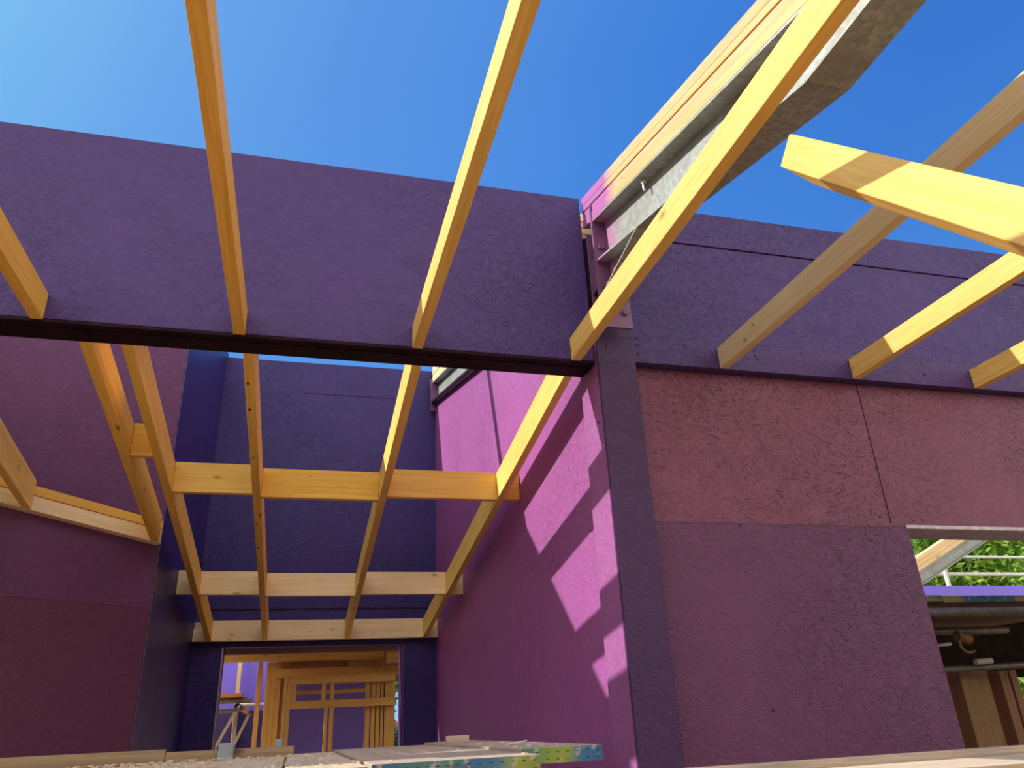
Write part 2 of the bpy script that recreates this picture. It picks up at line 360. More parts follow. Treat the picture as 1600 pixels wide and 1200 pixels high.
# the left wall stands at an angle in plan
E = Vector((.7956, .6058, 0)); NV = Vector((.6058, -.7956, 0))     # along it / out of it
W0 = Vector((-.80, 4.70, 0))
def AW(s, d, z): p = W0 + E*s + NV*d; return (p.x, p.y, z)
v8 = [AW(-4, 0, 1.30), AW(0, 0, 1.30), AW(0, -.12, 1.30), AW(-4, -.12, 1.30)]
def rz(p): return ztop(p[1]) + .02
t8 = [(p[0], p[1], rz(p)) for p in v8]
m8 = [(p[0], p[1], 2.294) for p in v8]
wa = S(solid('wall_left', m8 + t8, PURA, E, bevel=0)); S(solid('wall_left_lower', v8 + m8, osb('purple strand board wine shade', (.125, .042, .090), chips=.7), E, bevel=0))  # lower part: darker copy of the purple paint, shade in its colour
solid('board_joint', [AW(-4,.002,2.292), AW(0,.002,2.292), AW(0,0,2.292), AW(-4,0,2.292), AW(-4,.002,2.2955), AW(0,.002,2.2955), AW(0,0,2.2955), AW(-4,0,2.2955)], plain('soft joint', (.15, .05, .12)), E, parent=wa, bevel=0)

# ------------------------------------------------------------------ timbers in front of the panel
U = [(-.952,-.913,-2.2,'near rafter at the left edge, its cut end butting the purple panel', WOODO),
     (-.298,-.257,-2.2,'near rafter left of centre, running up to the top edge left of the middle', WOODO),
     (.352,.392,-2.2,'near rafter running up through the blue sky just left of the galvanised beam', WOOD),
     (.998,1.038,-2.2,'near rafter crossing in front of the galvanised steel beam', WOOD),
     (1.676,1.713,-2.2,'shaded rafter with a faint printed stamp on the right wall', WOODP),
     (2.345,2.382,-2.2,'sunlit rafter landing above the wide blank part of the right wall', WOOD),
     (3.020,3.060,-2.2,'short visible rafter end at the right edge of the picture', WOOD)]
for i, (x0, x1, yA, lab, m) in enumerate(U):
    z0 = 2.951 if i < 4 else 2.969
    z1 = z0 + (.100 if i < 4 else .096)
    yB = 2.599 if i < 4 else 2.602
    o = beam_yz('rafter', x0, x1, yA, yB, z0, z0, z1, z1, m)
    tag(o, lab, 'rafter', 'horizontal rafters in front of the purple panel')
    if i in (3, 5):
        for dz in (.035, .05):
            tube('nail_head', (x0-.0035, 2.585, z0+dz), (x0+.001, 2.585, z0+dz), .003, NAIL, parent=o, hollow=False, seg=8)
    if i == 4:
        def txt(s, y, z, size, nm):
            cu = bpy.data.curves.new(nm, 'FONT'); cu.body = s; cu.size = size; cu.extrude = .0004
            cu.materials.append(INK)
            t = bpy.data.objects.new(nm, cu)
            t.matrix_world = Matrix(((0,0,-1,x0-.0006),(-1,0,0,y),(0,1,0,z),(0,0,0,1)))
            link(t, o)
        txt('CE', 2.405, 2.990, .020, 'printed_stamp')
        txt('C24', 2.33, 3.025, .012, 'printed_stamp')

# loose timber close to the camera
d = Vector((.1218, .664, .738)).normalized(); eye_h = Vector((0, 0, 1.62)); top = eye_h + Vector((1.254, 1.40, 1.493))*.84; bot = eye_h + Vector((1.197, 1.40, 1.364))*.84
h = (top-bot); h = (h - d*h.dot(d)).normalized()*.079
w = d.cross(h).normalized()*.042
if w.dot(Vector((-1,-1,-1))) > 0: w = -w
a = bot; A = [a - d*1.1, a - d*1.1 + w, a + w - d*.12, a]
v8 = A + [p + (top-bot if p is a else h) for p in A]
lo = solid('loose_timber', v8, WOOD, d, bevel=.003)
tag(lo, 'loose timber jutting in close from the right edge, its square end against the sky', 'timber')

# ------------------------------------------------------------------ galvanised beam and laminated timber
def steel(name, yA, yB, label, kink=None, mat=GALV):
    """sloping I-beam, its underside at zr(y)"""
    x0, x1, h, tf, tw = 1.105, 1.228, .212, .009, .009
    t = thing(name, (1.166, (yA+yB)/2, zr((yA+yB)/2)), label, 'steel beam', 'galvanised steel beams')
    ys = [yA, yB] if kink is None else [kink, yB]
    beam_yz('bottom_flange', x0, x1, ys[0], ys[1], zr(ys[0]), zr(ys[1]), zr(ys[0])+tf, zr(ys[1])+tf, mat, t, .001)
    beam_yz('top_flange', x0, x1, yA, yB, zr(yA)+h-tf, zr(yB)+h-tf, zr(yA)+h, zr(yB)+h, mat, t, .001)
    xm = (x0+x1)/2
    if kink is None:
        beam_yz('web', xm-tw/2, xm+tw/2, yA, yB, zr(yA)+tf, zr(yB)+tf, zr(yA)+h-tf, zr(yB)+h-tf, mat, t, 0)
    else:
        zk = zr(kink)
        prism('web', [(yA, zr(yA)+h-tf), (yA, zk+tf-.0), (kink, zk+tf), (yB, zr(yB)+tf), (yB, zr(yB)+h-tf)] if zr(yA)+h-tf > zk+tf else
              [(kink-.7, zk+tf), (kink, zk+tf), (yB, zr(yB)+tf), (yB, zr(yB)+h-tf), (kink-.7, zr(kink-.7)+h-tf)], 'x', xm-tw/2, xm+tw/2, mat, t)
        beam_yz('bottom_flange', x0, x1, yA, kink-.001, zk, zk, zk+tf, zk+tf, mat, t, .001)
    return t
fb = steel('steel_beam', .55, 2.486, 'galvanised steel beam above the near rafters, rising from top right to the column', kink=1.14)
# haunch under the beam at the column
beam_yz('haunch_flange', 1.105, 1.228, 2.10, 2.486, zr(2.10)-.002, 3.190, zr(2.10)+.005, 3.198, GALV, fb, .001)
prism('haunch_web', [(2.12, zr(2.12)-.002), (2.485, 3.199), (2.485, zr(2.485)-.002)], 'x', 1.162, 1.171, GALV, fb)
box('end_plate', (1.100, 2.488, 3.06), (1.235, 2.500, 3.655), PSTEEL, parent=fb, bevel=.0015)
for zz in (3.44, 3.25, 3.13):
    for xx in (1.132, 1.205):
        bm = bmesh.new(); bmesh.ops.create_cone(bm, cap_ends=True, segments=6, radius1=.014, radius2=.014, depth=.012)
        M = Matrix.Translation((xx, 2.481, zz)) @ Matrix.Rotation(math.pi/2, 4, 'X'); mesh_obj('bolt', bm, PSTEEL, M, fb)
bm = bmesh.new(); bmesh.ops.create_cone(bm, cap_ends=True, segments=12, radius1=.0055, radius2=.0055, depth=.05)
hb = mesh_obj('hanging_bolt', bm, NAIL, Matrix.Translation((1.135, 2.055, zr(2.055)+.178)), fb)
bm = bmesh.new(); bmesh.ops.create_cone(bm, cap_ends=True, segments=6, radius1=.011, radius2=.011, depth=.008)
bpy.context.view_layer.update(); mesh_obj('nut', bm, NAIL, Matrix.Translation((1.135, 2.055, zr(2.055)+.192)), hb)

rb = steel('steel_beam', 2.86, 6.66, 'galvanised beam on top of the sunlit side wall, seen under the dark soffit', mat=galv('galvanised steel cream', None))
box('end_plate', (1.085, 6.662, zr(6.66)-.09), (1.235, 6.680, zr(6.66)+.24), PSTEEL, parent=rb, bevel=.0015)
beam_yz('fascia_angle', 1.09, 1.104, 2.86, 6.66, zr(2.86)-.012, zr(6.66)-.012, zr(2.86)+.012, zr(6.66)+.012, DARK, rb, .001)
# steel post between the panel end and the plate
sp = thing('steel_post', (1.166, 2.55, 2.0), 'purple painted steel post in the gap at the end of the panel', 'steel post')
box('front_flange', (1.106, 2.503, 3.205), (1.230, 2.512, 3.54), PSTEEL, parent=sp, bevel=.001)
box('rear_flange', (1.106, 2.569, 3.205), (1.230, 2.5775, 3.56), PSTEEL, parent=sp, bevel=.001)
box('web', (1.163, 2.513, 3.205), (1.172, 2.568, 3.54), DARK, parent=sp, bevel=0)
box('packing_plate', (1.1065, 2.515, 3.25), (1.112, 2.565, 3.40), PSTEEL, parent=sp, bevel=.001)

box('dark_gap_fill', (1.104, 2.6, 3.20), (1.17, 2.78, 3.56), DARK, parent=sp, bevel=.002)  # near-black block added to darken the gap beside the panel end

def laminated(yA, yB, label, mat, base=None):
    t = thing('laminated_timber', (1.166, yB, zr(yB)+.21), label, 'laminated timber', 'laminated timbers on the steel beams')
    zb = .214
    hs = [.046, .038, .034, .047]
    for k, hh in enumerate(hs):
        off = (0, .004, .001, .003)[k]; mk = mat if k % 2 == 0 else (LVLB if mat is LVL else mat)
        beam_yz('lamination', 1.106+off, 1.226, yA, yB, zr(yA)+zb, zr(yB)+zb, zr(yA)+zb+hh-.004, zr(yB)+zb+hh-.004, mk, t, .0015)
        zb += hh
    return t
laminated(.5, 2.595, 'four layers of pale timber on the near galvanised beam, ends stained purple', LVL)
laminated(2.75, 6.70, 'layers of pale timber on the far beam above the sunlit side wall', LVL2)

# ------------------------------------------------------------------ ceiling timbers of the far room
HB = .150
L = [(-1.376,-1.339,4.165,'far rafter cut off at the left edge landing on the angled trimmer', FARW),
     (-.835,-.794,4.580,'far rafter ending in the corner of the angled left wall', FARO),
     (-.695,-.655,6.655,'leftmost far rafter that reaches the header above the doorway', FARO),
     (-.272,-.233,6.655,'near-vertical far rafter over the left part of the doorway', FARO),
     (.371,.411,6.655,'far rafter over the right part of the doorway, upper half sunlit', FARW),
     (1.015,1.052,6.655,'rightmost far rafter beside the sunlit side wall', FARW)]
for x0, x1, yB, lab, m in L:
    yA = 2.742
    if lab.startswith('far rafter cut') or lab.startswith('far rafter ending'):   # mitred against the angled trimmer
        def yat(x): # trimmer front plane
            return (W0 + NV*.052).y + (x - (W0 + NV*.052).x)*E.y/E.x - .002
        a0, a1 = yat(x0), yat(x1)
        v = [(x0,yA,zc(yA)),(x1,yA,zc(yA)),(x1,a1,zc(a1)),(x0,a0,zc(a0)),(x0,yA,zc(yA)+HB),(x1,yA,zc(yA)+HB),(x1,a1,zc(a1)+HB),(x0,a0,zc(a0)+HB)]
        o = solid('ceiling_rafter', v, m, (0, 1, -SL))
    else:
        o = beam_yz('ceiling_rafter', x0, x1, yA, yB, zc(yA), zc(yB), zc(yA)+HB, zc(yB)+HB, m)
    tag(o, lab, 'rafter', 'sloping rafters of the far room')
    if abs(x0+.272) < .01:
        for yy in (2.95, 3.15, 4.35, 4.7, 5.0, 5.35, 6.3):
            bmn = bmesh.new(); bmesh.ops.create_cone(bmn, cap_ends=True, segments=8, radius1=.005, radius2=.005, depth=.003)
            mesh_obj('dark_knot', bmn, JOINT, Matrix.Translation((x0+.012, yy, zc(yy)-.0005)) @ Matrix.Scale(2.2, 4, (0,1,0)), o)

NG = [(-.793,-.696,3.602,FARO,'tiny noggin between the two close rafters on the left'),
      (-.654,-.273,3.970,FARW,'left noggin of the nearer row, paler than its neighbour'),
      (-.232,.370,4.006,FARO,'middle noggin of the nearer row, deep orange'),
      (.412,1.014,3.962,FARW,'right noggin of the nearer row, ending at the sunlit rafter'),
      (1.053,1.143,3.950,FARO,'stub noggin between the last rafter and the sunlit wall'),
      (-.798,-.696,5.530,PALE,'stub noggin against the left wall in the farther row'),
      (-.654,-.273,5.545,PALE,'left noggin of the farther row above the doorway'),
      (-.232,.370,5.575,PALE,'middle noggin of the farther row above the doorway'),
      (.412,1.014,5.548,PALE,'right noggin of the farther row, with two resin streaks'),
      (1.053,1.143,5.555,PALE,'stub noggin against the right wall in the farther row')]
for x0, x1, y, m, lab in NG:
    z = zc(y)+.001
    tag(box('noggin', (x0, y, z), (x1, y+.038, z+.155), m, xdir=(1,0,0)), lab, 'noggin', 'noggins between the far rafters')
hd = thing('header', (.17, 6.70, zc(6.66)), 'pale two-tier header timber across the top of the doorway', 'header')
box('lower_board', (-.798, 6.658, zc(6.66)), (1.143, 6.700, zc(6.66)+.092), PALE, parent=hd)
box('upper_board', (-.660, 6.667, zc(6.66)+.093), (1.143, 6.705, zc(6.66)+.155), PALE, parent=hd)
box('packer', (-.798, 6.702, zc(6.66)), (1.143, 6.738, zc(6.66)+.15), OLDW, parent=hd)
def htxt(s, x, z, size):
    cu = bpy.data.curves.new('printed_stamp', 'FONT'); cu.body = s; cu.size = size; cu.extrude = .0004; cu.materials.append(INK)
    t = bpy.data.objects.new('printed_stamp', cu); t.matrix_world = Matrix(((1,0,0,x),(0,0,-1,6.6575),(0,1,0,z),(0,0,0,1))); link(t, hd)
htxt('CE', -.535, 2.318, .024); htxt('C24', -.53, 2.352, .024); 
tr = thing('trimmer', tuple(W0 + E*-.4), 'two-tier trimmer timber fixed slantwise along the angled left wall', 'trimmer')
def tb(nm, s0, s1, d0, d1, dz0, dz1, m):
    q = [(s0,d1),(s1,d1),(s1,d0),(s0,d0)]
    pts = [W0 + E*s + NV*dd for s, dd in q]
    solid(nm, [(p.x,p.y,zc(p.y)+dz0) for p in pts] + [(p.x,p.y,zc(p.y)+dz1) for p in pts], m, (E.x, E.y, -SL*E.y), tr)
tb('lower_board', -2.6, -.02, .004, .048, 0, .075, PALE)
tb('upper_board', -2.6, -.02, .004, .052, .077, .125, WOODO)

# purlin across the far room above the rafters (throws the thin shadow on the side wall)
tag(box('purlin', (-.79, 4.63, 4.03), (1.100, 4.685, 4.10), WOOD, xdir=(1,0,0)), 'timber strut crossing high over the far room between wall top and steel beam', 'strut')

# ------------------------------------------------------------------ scaffold boards under the camera
BE = [bands('band blue green', [(0, (.05, .25, .25)), (.35, (.35, .50, .08)), (.55, (.40, .50, .08)), (.72, (.05, .22, .50)), (1, (.03, .17, .40))]),
      bands('band blue lime', [(0, (.12, .30, .28)), (.25, (.06, .22, .50)), (.5, (.10, .28, .45)), (.7, (.45, .52, .08)), (1, (.30, .38, .10))]),
      bands('band teal', [(0, (.05, .16, .32)), (.4, (.08, .26, .32)), (1, (.16, .34, .30))]),
      bands('band pale', [(0, (.10, .16, .16)), (.7, (.14, .2, .2)), (1, (.40, .50, .10))])]
def board(x0, x1, yA, yB, z, label, band, m=OLDW, rise=0, t=.036, group='scaffold boards in front of the camera'):
    o = thing('scaffold_board', ((x0+x1)/2, yA, z-t), label, 'scaffold board', group)
    beam_yz('plank', x0, x1, yA+.002, yB, z-t, z-t+rise*0, z, z, m, o, .003)
    if band is not None:
        b_ = box('end_band', (x0+.001, yA-.0015, z-t+.001), (x1-.001, yA+.001, z-.001), band, parent=o, bevel=0, xdir=(1,0,0))
    return o
ob = board(.535, .742, 1.945, 3.45, 1.5635, 'raised end board with blue and lime band, rightmost of the scaffold boards', BE[0], OLDW)
board(.330, .528, 1.765, 3.40, 1.556, 'second board from the right with slotted blue and yellow-green end', BE[1])
board(.158, .322, 1.700, 3.30, 1.558, 'scaffold board with a plain teal end band', BE[2])
board(-.008, .148, 1.66, 3.05, 1.556, 'scaffold board left of the long dark gap, barely showing its end', BE[3], DUSTW)
board(-.20, -.015, 1.50, 2.98, 1.553, 'dusty pale board in front of the grey bracket', BE[3], DUSTW)
board(-.42, -.21, 1.50, 2.98, 1.550, 'dusty board third from the left below the toe board', None, DUSTW)
board(-.64, -.43, 1.50, 2.98, 1.548, 'dusty board second from the left below the toe board', None, DUSTW)
board(-.87, -.65, 1.50, 2.98, 1.546, 'splintered board at the bottom left corner', None, DUSTW)
board(-1.10, -.88, 1.50, 2.98, 1.546, 'dusty board running out of the bottom left corner', None, DUSTW)
# supports of the boards
for y in (2.05, 2.85):
    tag(tube('scaffold_tube', (-1.3, y, 1.486), (.72, y, 1.486), .024, TUBE), 'scaffold tube carrying the boards, %s one' % ('nearer' if y < 2.5 else 'farther'), 'scaffold tube')
# toe boards
BRW = wood('brown toe board', (.33, .23, .14), (.20, .13, .08), (.08, .05, .03), rough=.85)
tbn = box('toe_board', (-1.9, 3.00, 1.548), (-.40, 3.03, 1.592), BRW); tag(tbn, 'brown toe board along the bottom left, with white top edge', 'toe board')
tb2 = box('toe_board', (-.398, 3.00, 1.546), (.012, 3.03, 1.583), BRW); tag(tb2, 'short toe board held by the grey bracket', 'toe board')
br = thing('board_bracket', (-.13, 2.99, 1.54), 'blue-grey steel bracket with two upright lugs gripping the toe board', 'bracket')
box('front_lug', (-.232, 2.965, 1.544), (-.183, 2.998, 1.602), BLUEG, parent=br, bevel=.004)
box('rear_lug', (-.052, 3.031, 1.556), (-.028, 3.05, 1.606), BLUEG, parent=br, bevel=.003)
box('base_strap', (-.232, 2.970, 1.537), (-.02, 3.05, 1.544), BLUEG, parent=br, bevel=.002)
rt = thing('toe_board', (2.6, 1.9, 1.5), 'long pale board along the bottom right below the opening', 'toe board')
box('rear_plank', (.93, 1.862, 1.462), (4.4, 1.902, 1.502), OLDW, parent=rt, bevel=.003)
box('front_plank', (.93, 1.600, 1.455), (4.4, 1.858, 1.483), DUSTW, parent=rt, bevel=.003)
# debris
tag(box('wood_offcut', (.545, 3.00, 1.564), (.630, 3.02, 1.588), OLDW, xdir=(1,0,0)), 'small square offcut standing on the rightmost boards', 'wood offcut')
bm = bmesh.new()
pts = [(.585, 2.30), (.62, 2.31), (.66, 2.33)]
for i in range(2):
    (xa, ya), (xb, yb) = pts[i], pts[i+1]; z = 1.5645 + i*.004
    add_hexa(bm, [(xa,ya,z),(xb,yb,z+.003),(xb,yb+.02,z+.003),(xa,ya+.02,z),(xa,ya,z+.0015),(xb,yb,z+.0055),(xb,yb+.02,z+.0055),(xa,ya+.02,z+.0015)])
tag(mesh_obj('wood_shaving', bm, plain('pale grey tape', (.6, .64, .64))), 'pale curled strip lying on the rightmost board', 'shaving')
bm = bmesh.new()
for _ in range(800):
    x = random.uniform(-1.05, .70) if _ % 3 else random.uniform(-1.05, -.2); y = random.uniform(1.75, 2.95)
    if x > .15 and random.random() < .75: continue
    zb = 1.5465 if x < -.65 else 1.5565
    if x > .53: zb = 1.564; y = random.uniform(2.0, 2.9)
    s = random.uniform(.002, .009) * (1.7 if x < -.2 else 1); a = random.uniform(0, math.pi); hh = random.uniform(.001, .005)
    c_, s_ = math.cos(a)*s, math.sin(a)*s
    b0 = [(x+c_, y+s_, zb), (x-s_*.5, y+c_*.5, zb), (x-c_, y-s_, zb), (x+s_*.5, y-c_*.5, zb)]
    add_hexa(bm, b0 + [(p[0], p[1], zb+hh) for p in b0])
tag(mesh_obj('wood_chips', bm, DUSTW), 'scattered wood chips and splinters on the dusty boards', 'wood chips', kind='stuff')

# ------------------------------------------------------------------ beyond the doorway
def upright(name, x0, x1, y, z0, z1, m, lab, cat='stud', t=.09, group=None):
    return tag(box(name, (x0, y, z0), (x1, y+t, z1), m, xdir=(0,0,1)), lab, cat, group)
def rail(name, x0, x1, y, z0, z1, m, lab, cat='beam', t=.045, group=None):
    return tag(box(name, (x0, y, z0), (x1, y+t, z1), m, xdir=(1,0,0)), lab, cat, group)
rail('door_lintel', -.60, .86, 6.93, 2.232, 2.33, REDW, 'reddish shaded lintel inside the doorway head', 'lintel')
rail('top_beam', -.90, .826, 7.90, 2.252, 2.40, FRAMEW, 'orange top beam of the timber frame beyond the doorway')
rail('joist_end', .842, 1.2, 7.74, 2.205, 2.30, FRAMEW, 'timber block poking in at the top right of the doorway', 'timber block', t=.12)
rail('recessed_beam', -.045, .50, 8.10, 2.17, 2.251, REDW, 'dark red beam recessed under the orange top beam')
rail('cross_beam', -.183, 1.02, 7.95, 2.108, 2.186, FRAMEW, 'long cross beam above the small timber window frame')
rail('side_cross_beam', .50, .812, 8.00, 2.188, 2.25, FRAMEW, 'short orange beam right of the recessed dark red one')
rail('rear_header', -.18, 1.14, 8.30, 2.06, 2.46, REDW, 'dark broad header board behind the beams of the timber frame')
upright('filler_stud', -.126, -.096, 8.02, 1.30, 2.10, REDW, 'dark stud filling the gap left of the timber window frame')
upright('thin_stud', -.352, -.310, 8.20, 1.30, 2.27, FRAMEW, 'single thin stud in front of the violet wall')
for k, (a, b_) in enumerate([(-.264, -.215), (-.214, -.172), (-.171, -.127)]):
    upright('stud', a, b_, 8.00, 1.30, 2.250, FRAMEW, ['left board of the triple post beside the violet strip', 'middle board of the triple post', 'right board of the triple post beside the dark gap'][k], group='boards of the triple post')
wfr = thing('window_frame', (.40, 7.8, 1.3), 'rough timber window frame beyond the doorway with one rail and split mullion', 'timber frame')
def wp(nm, a, b_, y, z0, z1, xd, m=FRAMEW): box(nm, (a, y, z0), (b_, y+.045, z1), m, parent=wfr, xdir=xd)
wp('head', -.058, .93, 7.80, 2.039, 2.106, (1,0,0)); wp('rail', -.027, .93, 7.80, 1.828, 1.893, (1,0,0))
wp('jamb', -.092, -.060, 7.80, 1.30, 2.106, (0,0,1)); wp('inner_jamb', -.058, -.028, 7.80, 1.30, 2.038, (0,0,1)); wp('inner_jamb', -.027, .020, 7.802, 1.894, 2.038, (0,0,1))
wp('mullion', .250, .285, 7.80, 1.894, 2.038, (0,0,1)); wp('mullion', .326, .361, 7.80, 1.894, 2.038, (0,0,1))
wp('mullion', .282, .310, 7.80, 1.30, 1.827, (0,0,1)); wp('mullion', .328, .366, 7.80, 1.30, 1.827, (0,0,1))
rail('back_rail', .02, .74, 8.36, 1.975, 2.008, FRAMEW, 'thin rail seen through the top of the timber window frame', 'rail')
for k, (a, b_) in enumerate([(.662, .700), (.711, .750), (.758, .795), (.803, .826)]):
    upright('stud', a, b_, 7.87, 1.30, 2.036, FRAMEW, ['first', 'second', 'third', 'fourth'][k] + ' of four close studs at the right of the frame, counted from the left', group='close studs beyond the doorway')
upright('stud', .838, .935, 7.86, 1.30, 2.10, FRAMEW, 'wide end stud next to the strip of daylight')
upright('pale_stud', -.677, -.633, 10.30, 1.30, 3.2, PALE, 'pale stud standing against the bright violet wall')
S(box('wall_far_left', (-2.4, 10.50, 1.30), (-.19, 10.6, 3.4), VIO, bevel=0))
S(box('wall_far_left_lower', (-2.4, 10.44, 1.30), (-.19, 10.49, 1.90), plain('deep violet board', (.045, .03, .15)), bevel=0))
S(box('wall_far_right', (-.18, 10.0, 1.30), (1.15, 10.1, 2.55), VIOD, bevel=0))
S(box('roof_deck', (-.62, 7.15, 2.47), (1.6, 9.98, 2.52), FRAMEW, bevel=0))
# trestle scaffold behind the door
tag(box('orange_board', (-1.3, 9.20, 2.003), (-.534, 9.42, 2.045), wood('orange board', (.62, .26, .10), (.42, .16, .06), (.2, .06, .02)), xdir=(1,0,0)), 'orange board lying on the scaffold tubes beyond the doorway', 'board')
tag(tube('scaffold_tube', (-1.4, 9.30, 1.974), (-.435, 9.30, 1.974), .028, TUBE), 'thick grey scaffold tube under the orange board', 'scaffold tube')
tag(tube('scaffold_tube', (-.560, 9.0, 1.908), (-.560, 9.45, 1.908), .033, TUBE), 'scaffold tube seen end on as a ring', 'scaffold tube')
tag(tube('scaffold_tube', (-1.4, 9.48, 1.885), (-.46, 9.48, 1.885), .026, TUBE), 'darker scaffold tube behind the ring', 'scaffold tube')
tag(tube('scaffold_tube', (-.62, 10.0, 1.955), (-.22, 10.0, 1.955), .014, plain('pale tube', (.7, .7, .7), rough=.4)), 'thin pale tube behind the thin stud', 'scaffold tube')
cp = tube('coupler', (-.53, 9.08, 1.885), (-.44, 9.04, 1.845), .028, RUST, hollow=False); tag(cp, 'rusty coupler hanging beside the tube ring', 'coupler')
upright('trestle_post', -.615, -.575, 9.44, 1.30, 1.87, OLDW, 'upright trestle post under the scaffold tubes', 'post')
for (a, b_, lab) in (((-.60, 9.36, 1.86), (-.80, 9.36, 1.45), 'left slanting brace under the tubes'), ((-.45, 9.36, 1.84), (-.62, 9.36, 1.45), 'right slanting brace under the tubes')):
    tag(solid('brace', (lambda p, q: [(p[0]-.016,p[1],p[2]),(p[0]+.016,p[1],p[2]),(p[0]+.016,p[1]+.03,p[2]),(p[0]-.016,p[1]+.03,p[2]),(q[0]-.016,q[1],q[2]),(q[0]+.016,q[1],q[2]),(q[0]+.016,q[1]+.03,q[2]),(q[0]-.016,q[1]+.03,q[2])])(b_, a), OLDW, Vector(a)-Vector(b_), bevel=.002), lab, 'brace')

# ------------------------------------------------------------------ beyond the opening in the right wall
Ybd = 3.40
BW = [bands('far band yellow', [(0, (.50, .45, .10)), (.7, (.42, .42, .12)), (1, (.2, .35, .2))]),
      bands('far band yellow blue', [(0, (.60, .50, .12)), (.42, (.50, .48, .12)), (.52, (.06, .28, .42)), (1, (.04, .18, .42))]),
      bands('far band teal', [(0, (.08, .35, .38)), (.2, (.02, .2, .4)), (.5, (.06, .3, .32)), (1, (.04, .25, .35))]),
      bands('far band gold', [(0, (.60, .48, .14)), (1, (.5, .42, .14))])]
for k, (a, b_, lab) in enumerate([(3.02, 3.275, 'scaffold board with a worn yellow-green end at the left of the window view'), (3.279, 3.555, 'scaffold board with half yellow, half blue end seen through the opening'),
                                 (3.559, 3.752, 'scaffold board with teal end seen through the opening'), (3.756, 3.99, 'scaffold board with yellow slotted end at the right of the opening'),
                                 (3.994, 4.25, 'scaffold board half hidden behind the right jamb of the opening'), (4.254, 4.52, 'scaffold board farther right behind the wall'), (4.524, 4.80, 'scaffold board hidden rightmost behind the wall')]):
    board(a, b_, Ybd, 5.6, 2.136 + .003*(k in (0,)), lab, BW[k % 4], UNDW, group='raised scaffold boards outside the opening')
tag(tube('scaffold_tube', (2.9, 3.42, 2.055), (4.3, 3.42, 2.055), .026, TUBE), 'tube directly under the coloured board ends', 'scaffold tube')
tag(tube('scaffold_tube', (2.95, 4.30, 2.045), (4.6, 4.30, 2.045), .024, TUBE), 'second tube back under the raised boards', 'scaffold tube')
tag(tube('scaffold_tube', (3.35, 3.75, 1.905), (4.4, 4.60, 1.99), .012, plain('thin rod', (.45, .43, .40))), 'thin slanting rod in the dark under the boards', 'rod')
tag(tube('scaffold_tube', (3.42, 3.70, 1.782), (4.4, 3.70, 1.800), .017, TUBE), 'low dark tube in front of the stacked timbers', 'scaffold tube')
cp2 = tube('coupler', (3.50, 3.60, 1.95), (3.58, 3.60, 1.93), .03, RUST, hollow=False); tag(cp2, 'rusty coupler under the raised boards outside', 'coupler')
# hook
cu = bpy.data.curves.new('hook', 'CURVE'); cu.dimensions = '3D'; cu.bevel_depth = .007
spl = cu.splines.new('BEZIER'); P_ = [(3.50, 3.59, 1.93), (3.505, 3.59, 1.885), (3.545, 3.59, 1.862), (3.585, 3.59, 1.868)]
spl.bezier_points.add(3)
for bp, p in zip(spl.bezier_points, P_): bp.co = p; bp.handle_left_type = bp.handle_right_type = 'AUTO'
cu.materials.append(RUST); hk = bpy.data.objects.new('hook', cu); link(hk, cp2)
cl = tube('tube_coupler', (3.64, 3.66, 1.815), (3.75, 3.66, 1.82), .016, plain('pale sleeve', (.6, .58, .5)), hollow=False); tag(cl, 'pale sleeve on the low dark tube', 'sleeve')
# near-black sheet added for the darkness under the raised deck; stacked planks
S(box('shade_backing', (2.9, 5.7, 1.79), (6.6, 5.76, 2.29), BLK, bevel=0))
stk = [(3.640, 3.700, 3.80, 'pale plank at the front left of the stacked timbers', POSTW), (3.702, 3.775, 3.81, 'wide plank second in the upright stack', POSTW), (3.795, 3.868, 3.83, 'third upright plank beside the dark gap', POSTW),
       (3.985, 4.045, 3.86, 'red-brown post at the right edge of the opening', REDW), (4.062, 4.11, 3.86, 'outer red-brown post at the very edge of the opening', REDW), (3.50, 3.545, 4.0, 'dark narrow plank in the shade', REDW), (3.435, 3.46, 3.7, 'narrow dark red batten at the left of the stack', REDW)]
for a, b_, y, lab, m in stk:
    upright('stacked_plank', a, b_, y, 1.30, 1.775, m, lab, 'plank', t=.12, group='upright timbers outside the opening')
tag(box('reveal_stud', (2.664, 2.90, 1.30), (2.690, 2.95, 1.74), WOOD, xdir=(0,0,1)), 'pale batten just inside the left jamb of the opening', 'batten')
tag(box('timber_block', (4.33, 4.50, 1.543), (4.60, 4.56, 1.62), OLDW, xdir=(1,0,0)), 'short pale crosspiece between the posts', 'crosspiece')
vs_ = box('violet_parapet', (3.9, 5.00, 2.30), (7.2, 5.08, 2.452), VIO, bevel=.003); tag(vs_, 'bright violet wall top running across the opening', 'parapet')
# sloping beam far behind
fbm = thing('steel_beam', (6.9, 7.0, 3.0), 'small distant steel beam with timber on top, sloping across the opening', 'steel beam', 'galvanised steel beams')
def slope_xz(nm, xa, za, xb, zb, hA, y, t, m, par):
    v = [(xa,y,za),(xb,y,zb),(xb,y+t,zb),(xa,y+t,za),(xa,y,za+hA),(xb,y,zb+hA),(xb,y+t,zb+hA),(xa,y+t,za+hA)]
    return solid(nm, v, m, (xb-xa, 0, zb-za), par, .002)
q = 1.165*.39
def zl(x): return 2.82 + (x-6.55)*.475
xa, xb = 6.2, 8.6
slope_xz('web', xa, zl(xa), xb, zl(xb), .125, 7.00, .01, GALV2, fbm)
slope_xz('bottom_flange', xa, zl(xa)-.01, xb, zl(xb)-.01, .012, 6.94, .12, GALV2, fbm)
slope_xz('top_flange', xa, zl(xa)+.122, xb, zl(xb)+.122, .012, 6.94, .12, GALV2, fbm)
for k in range(3): slope_xz('lamination', xa, zl(xa)+.136+k*.048, xb, zl(xb)+.136+k*.048, .046, 6.95+.002*k, .11, LVL2, fbm)
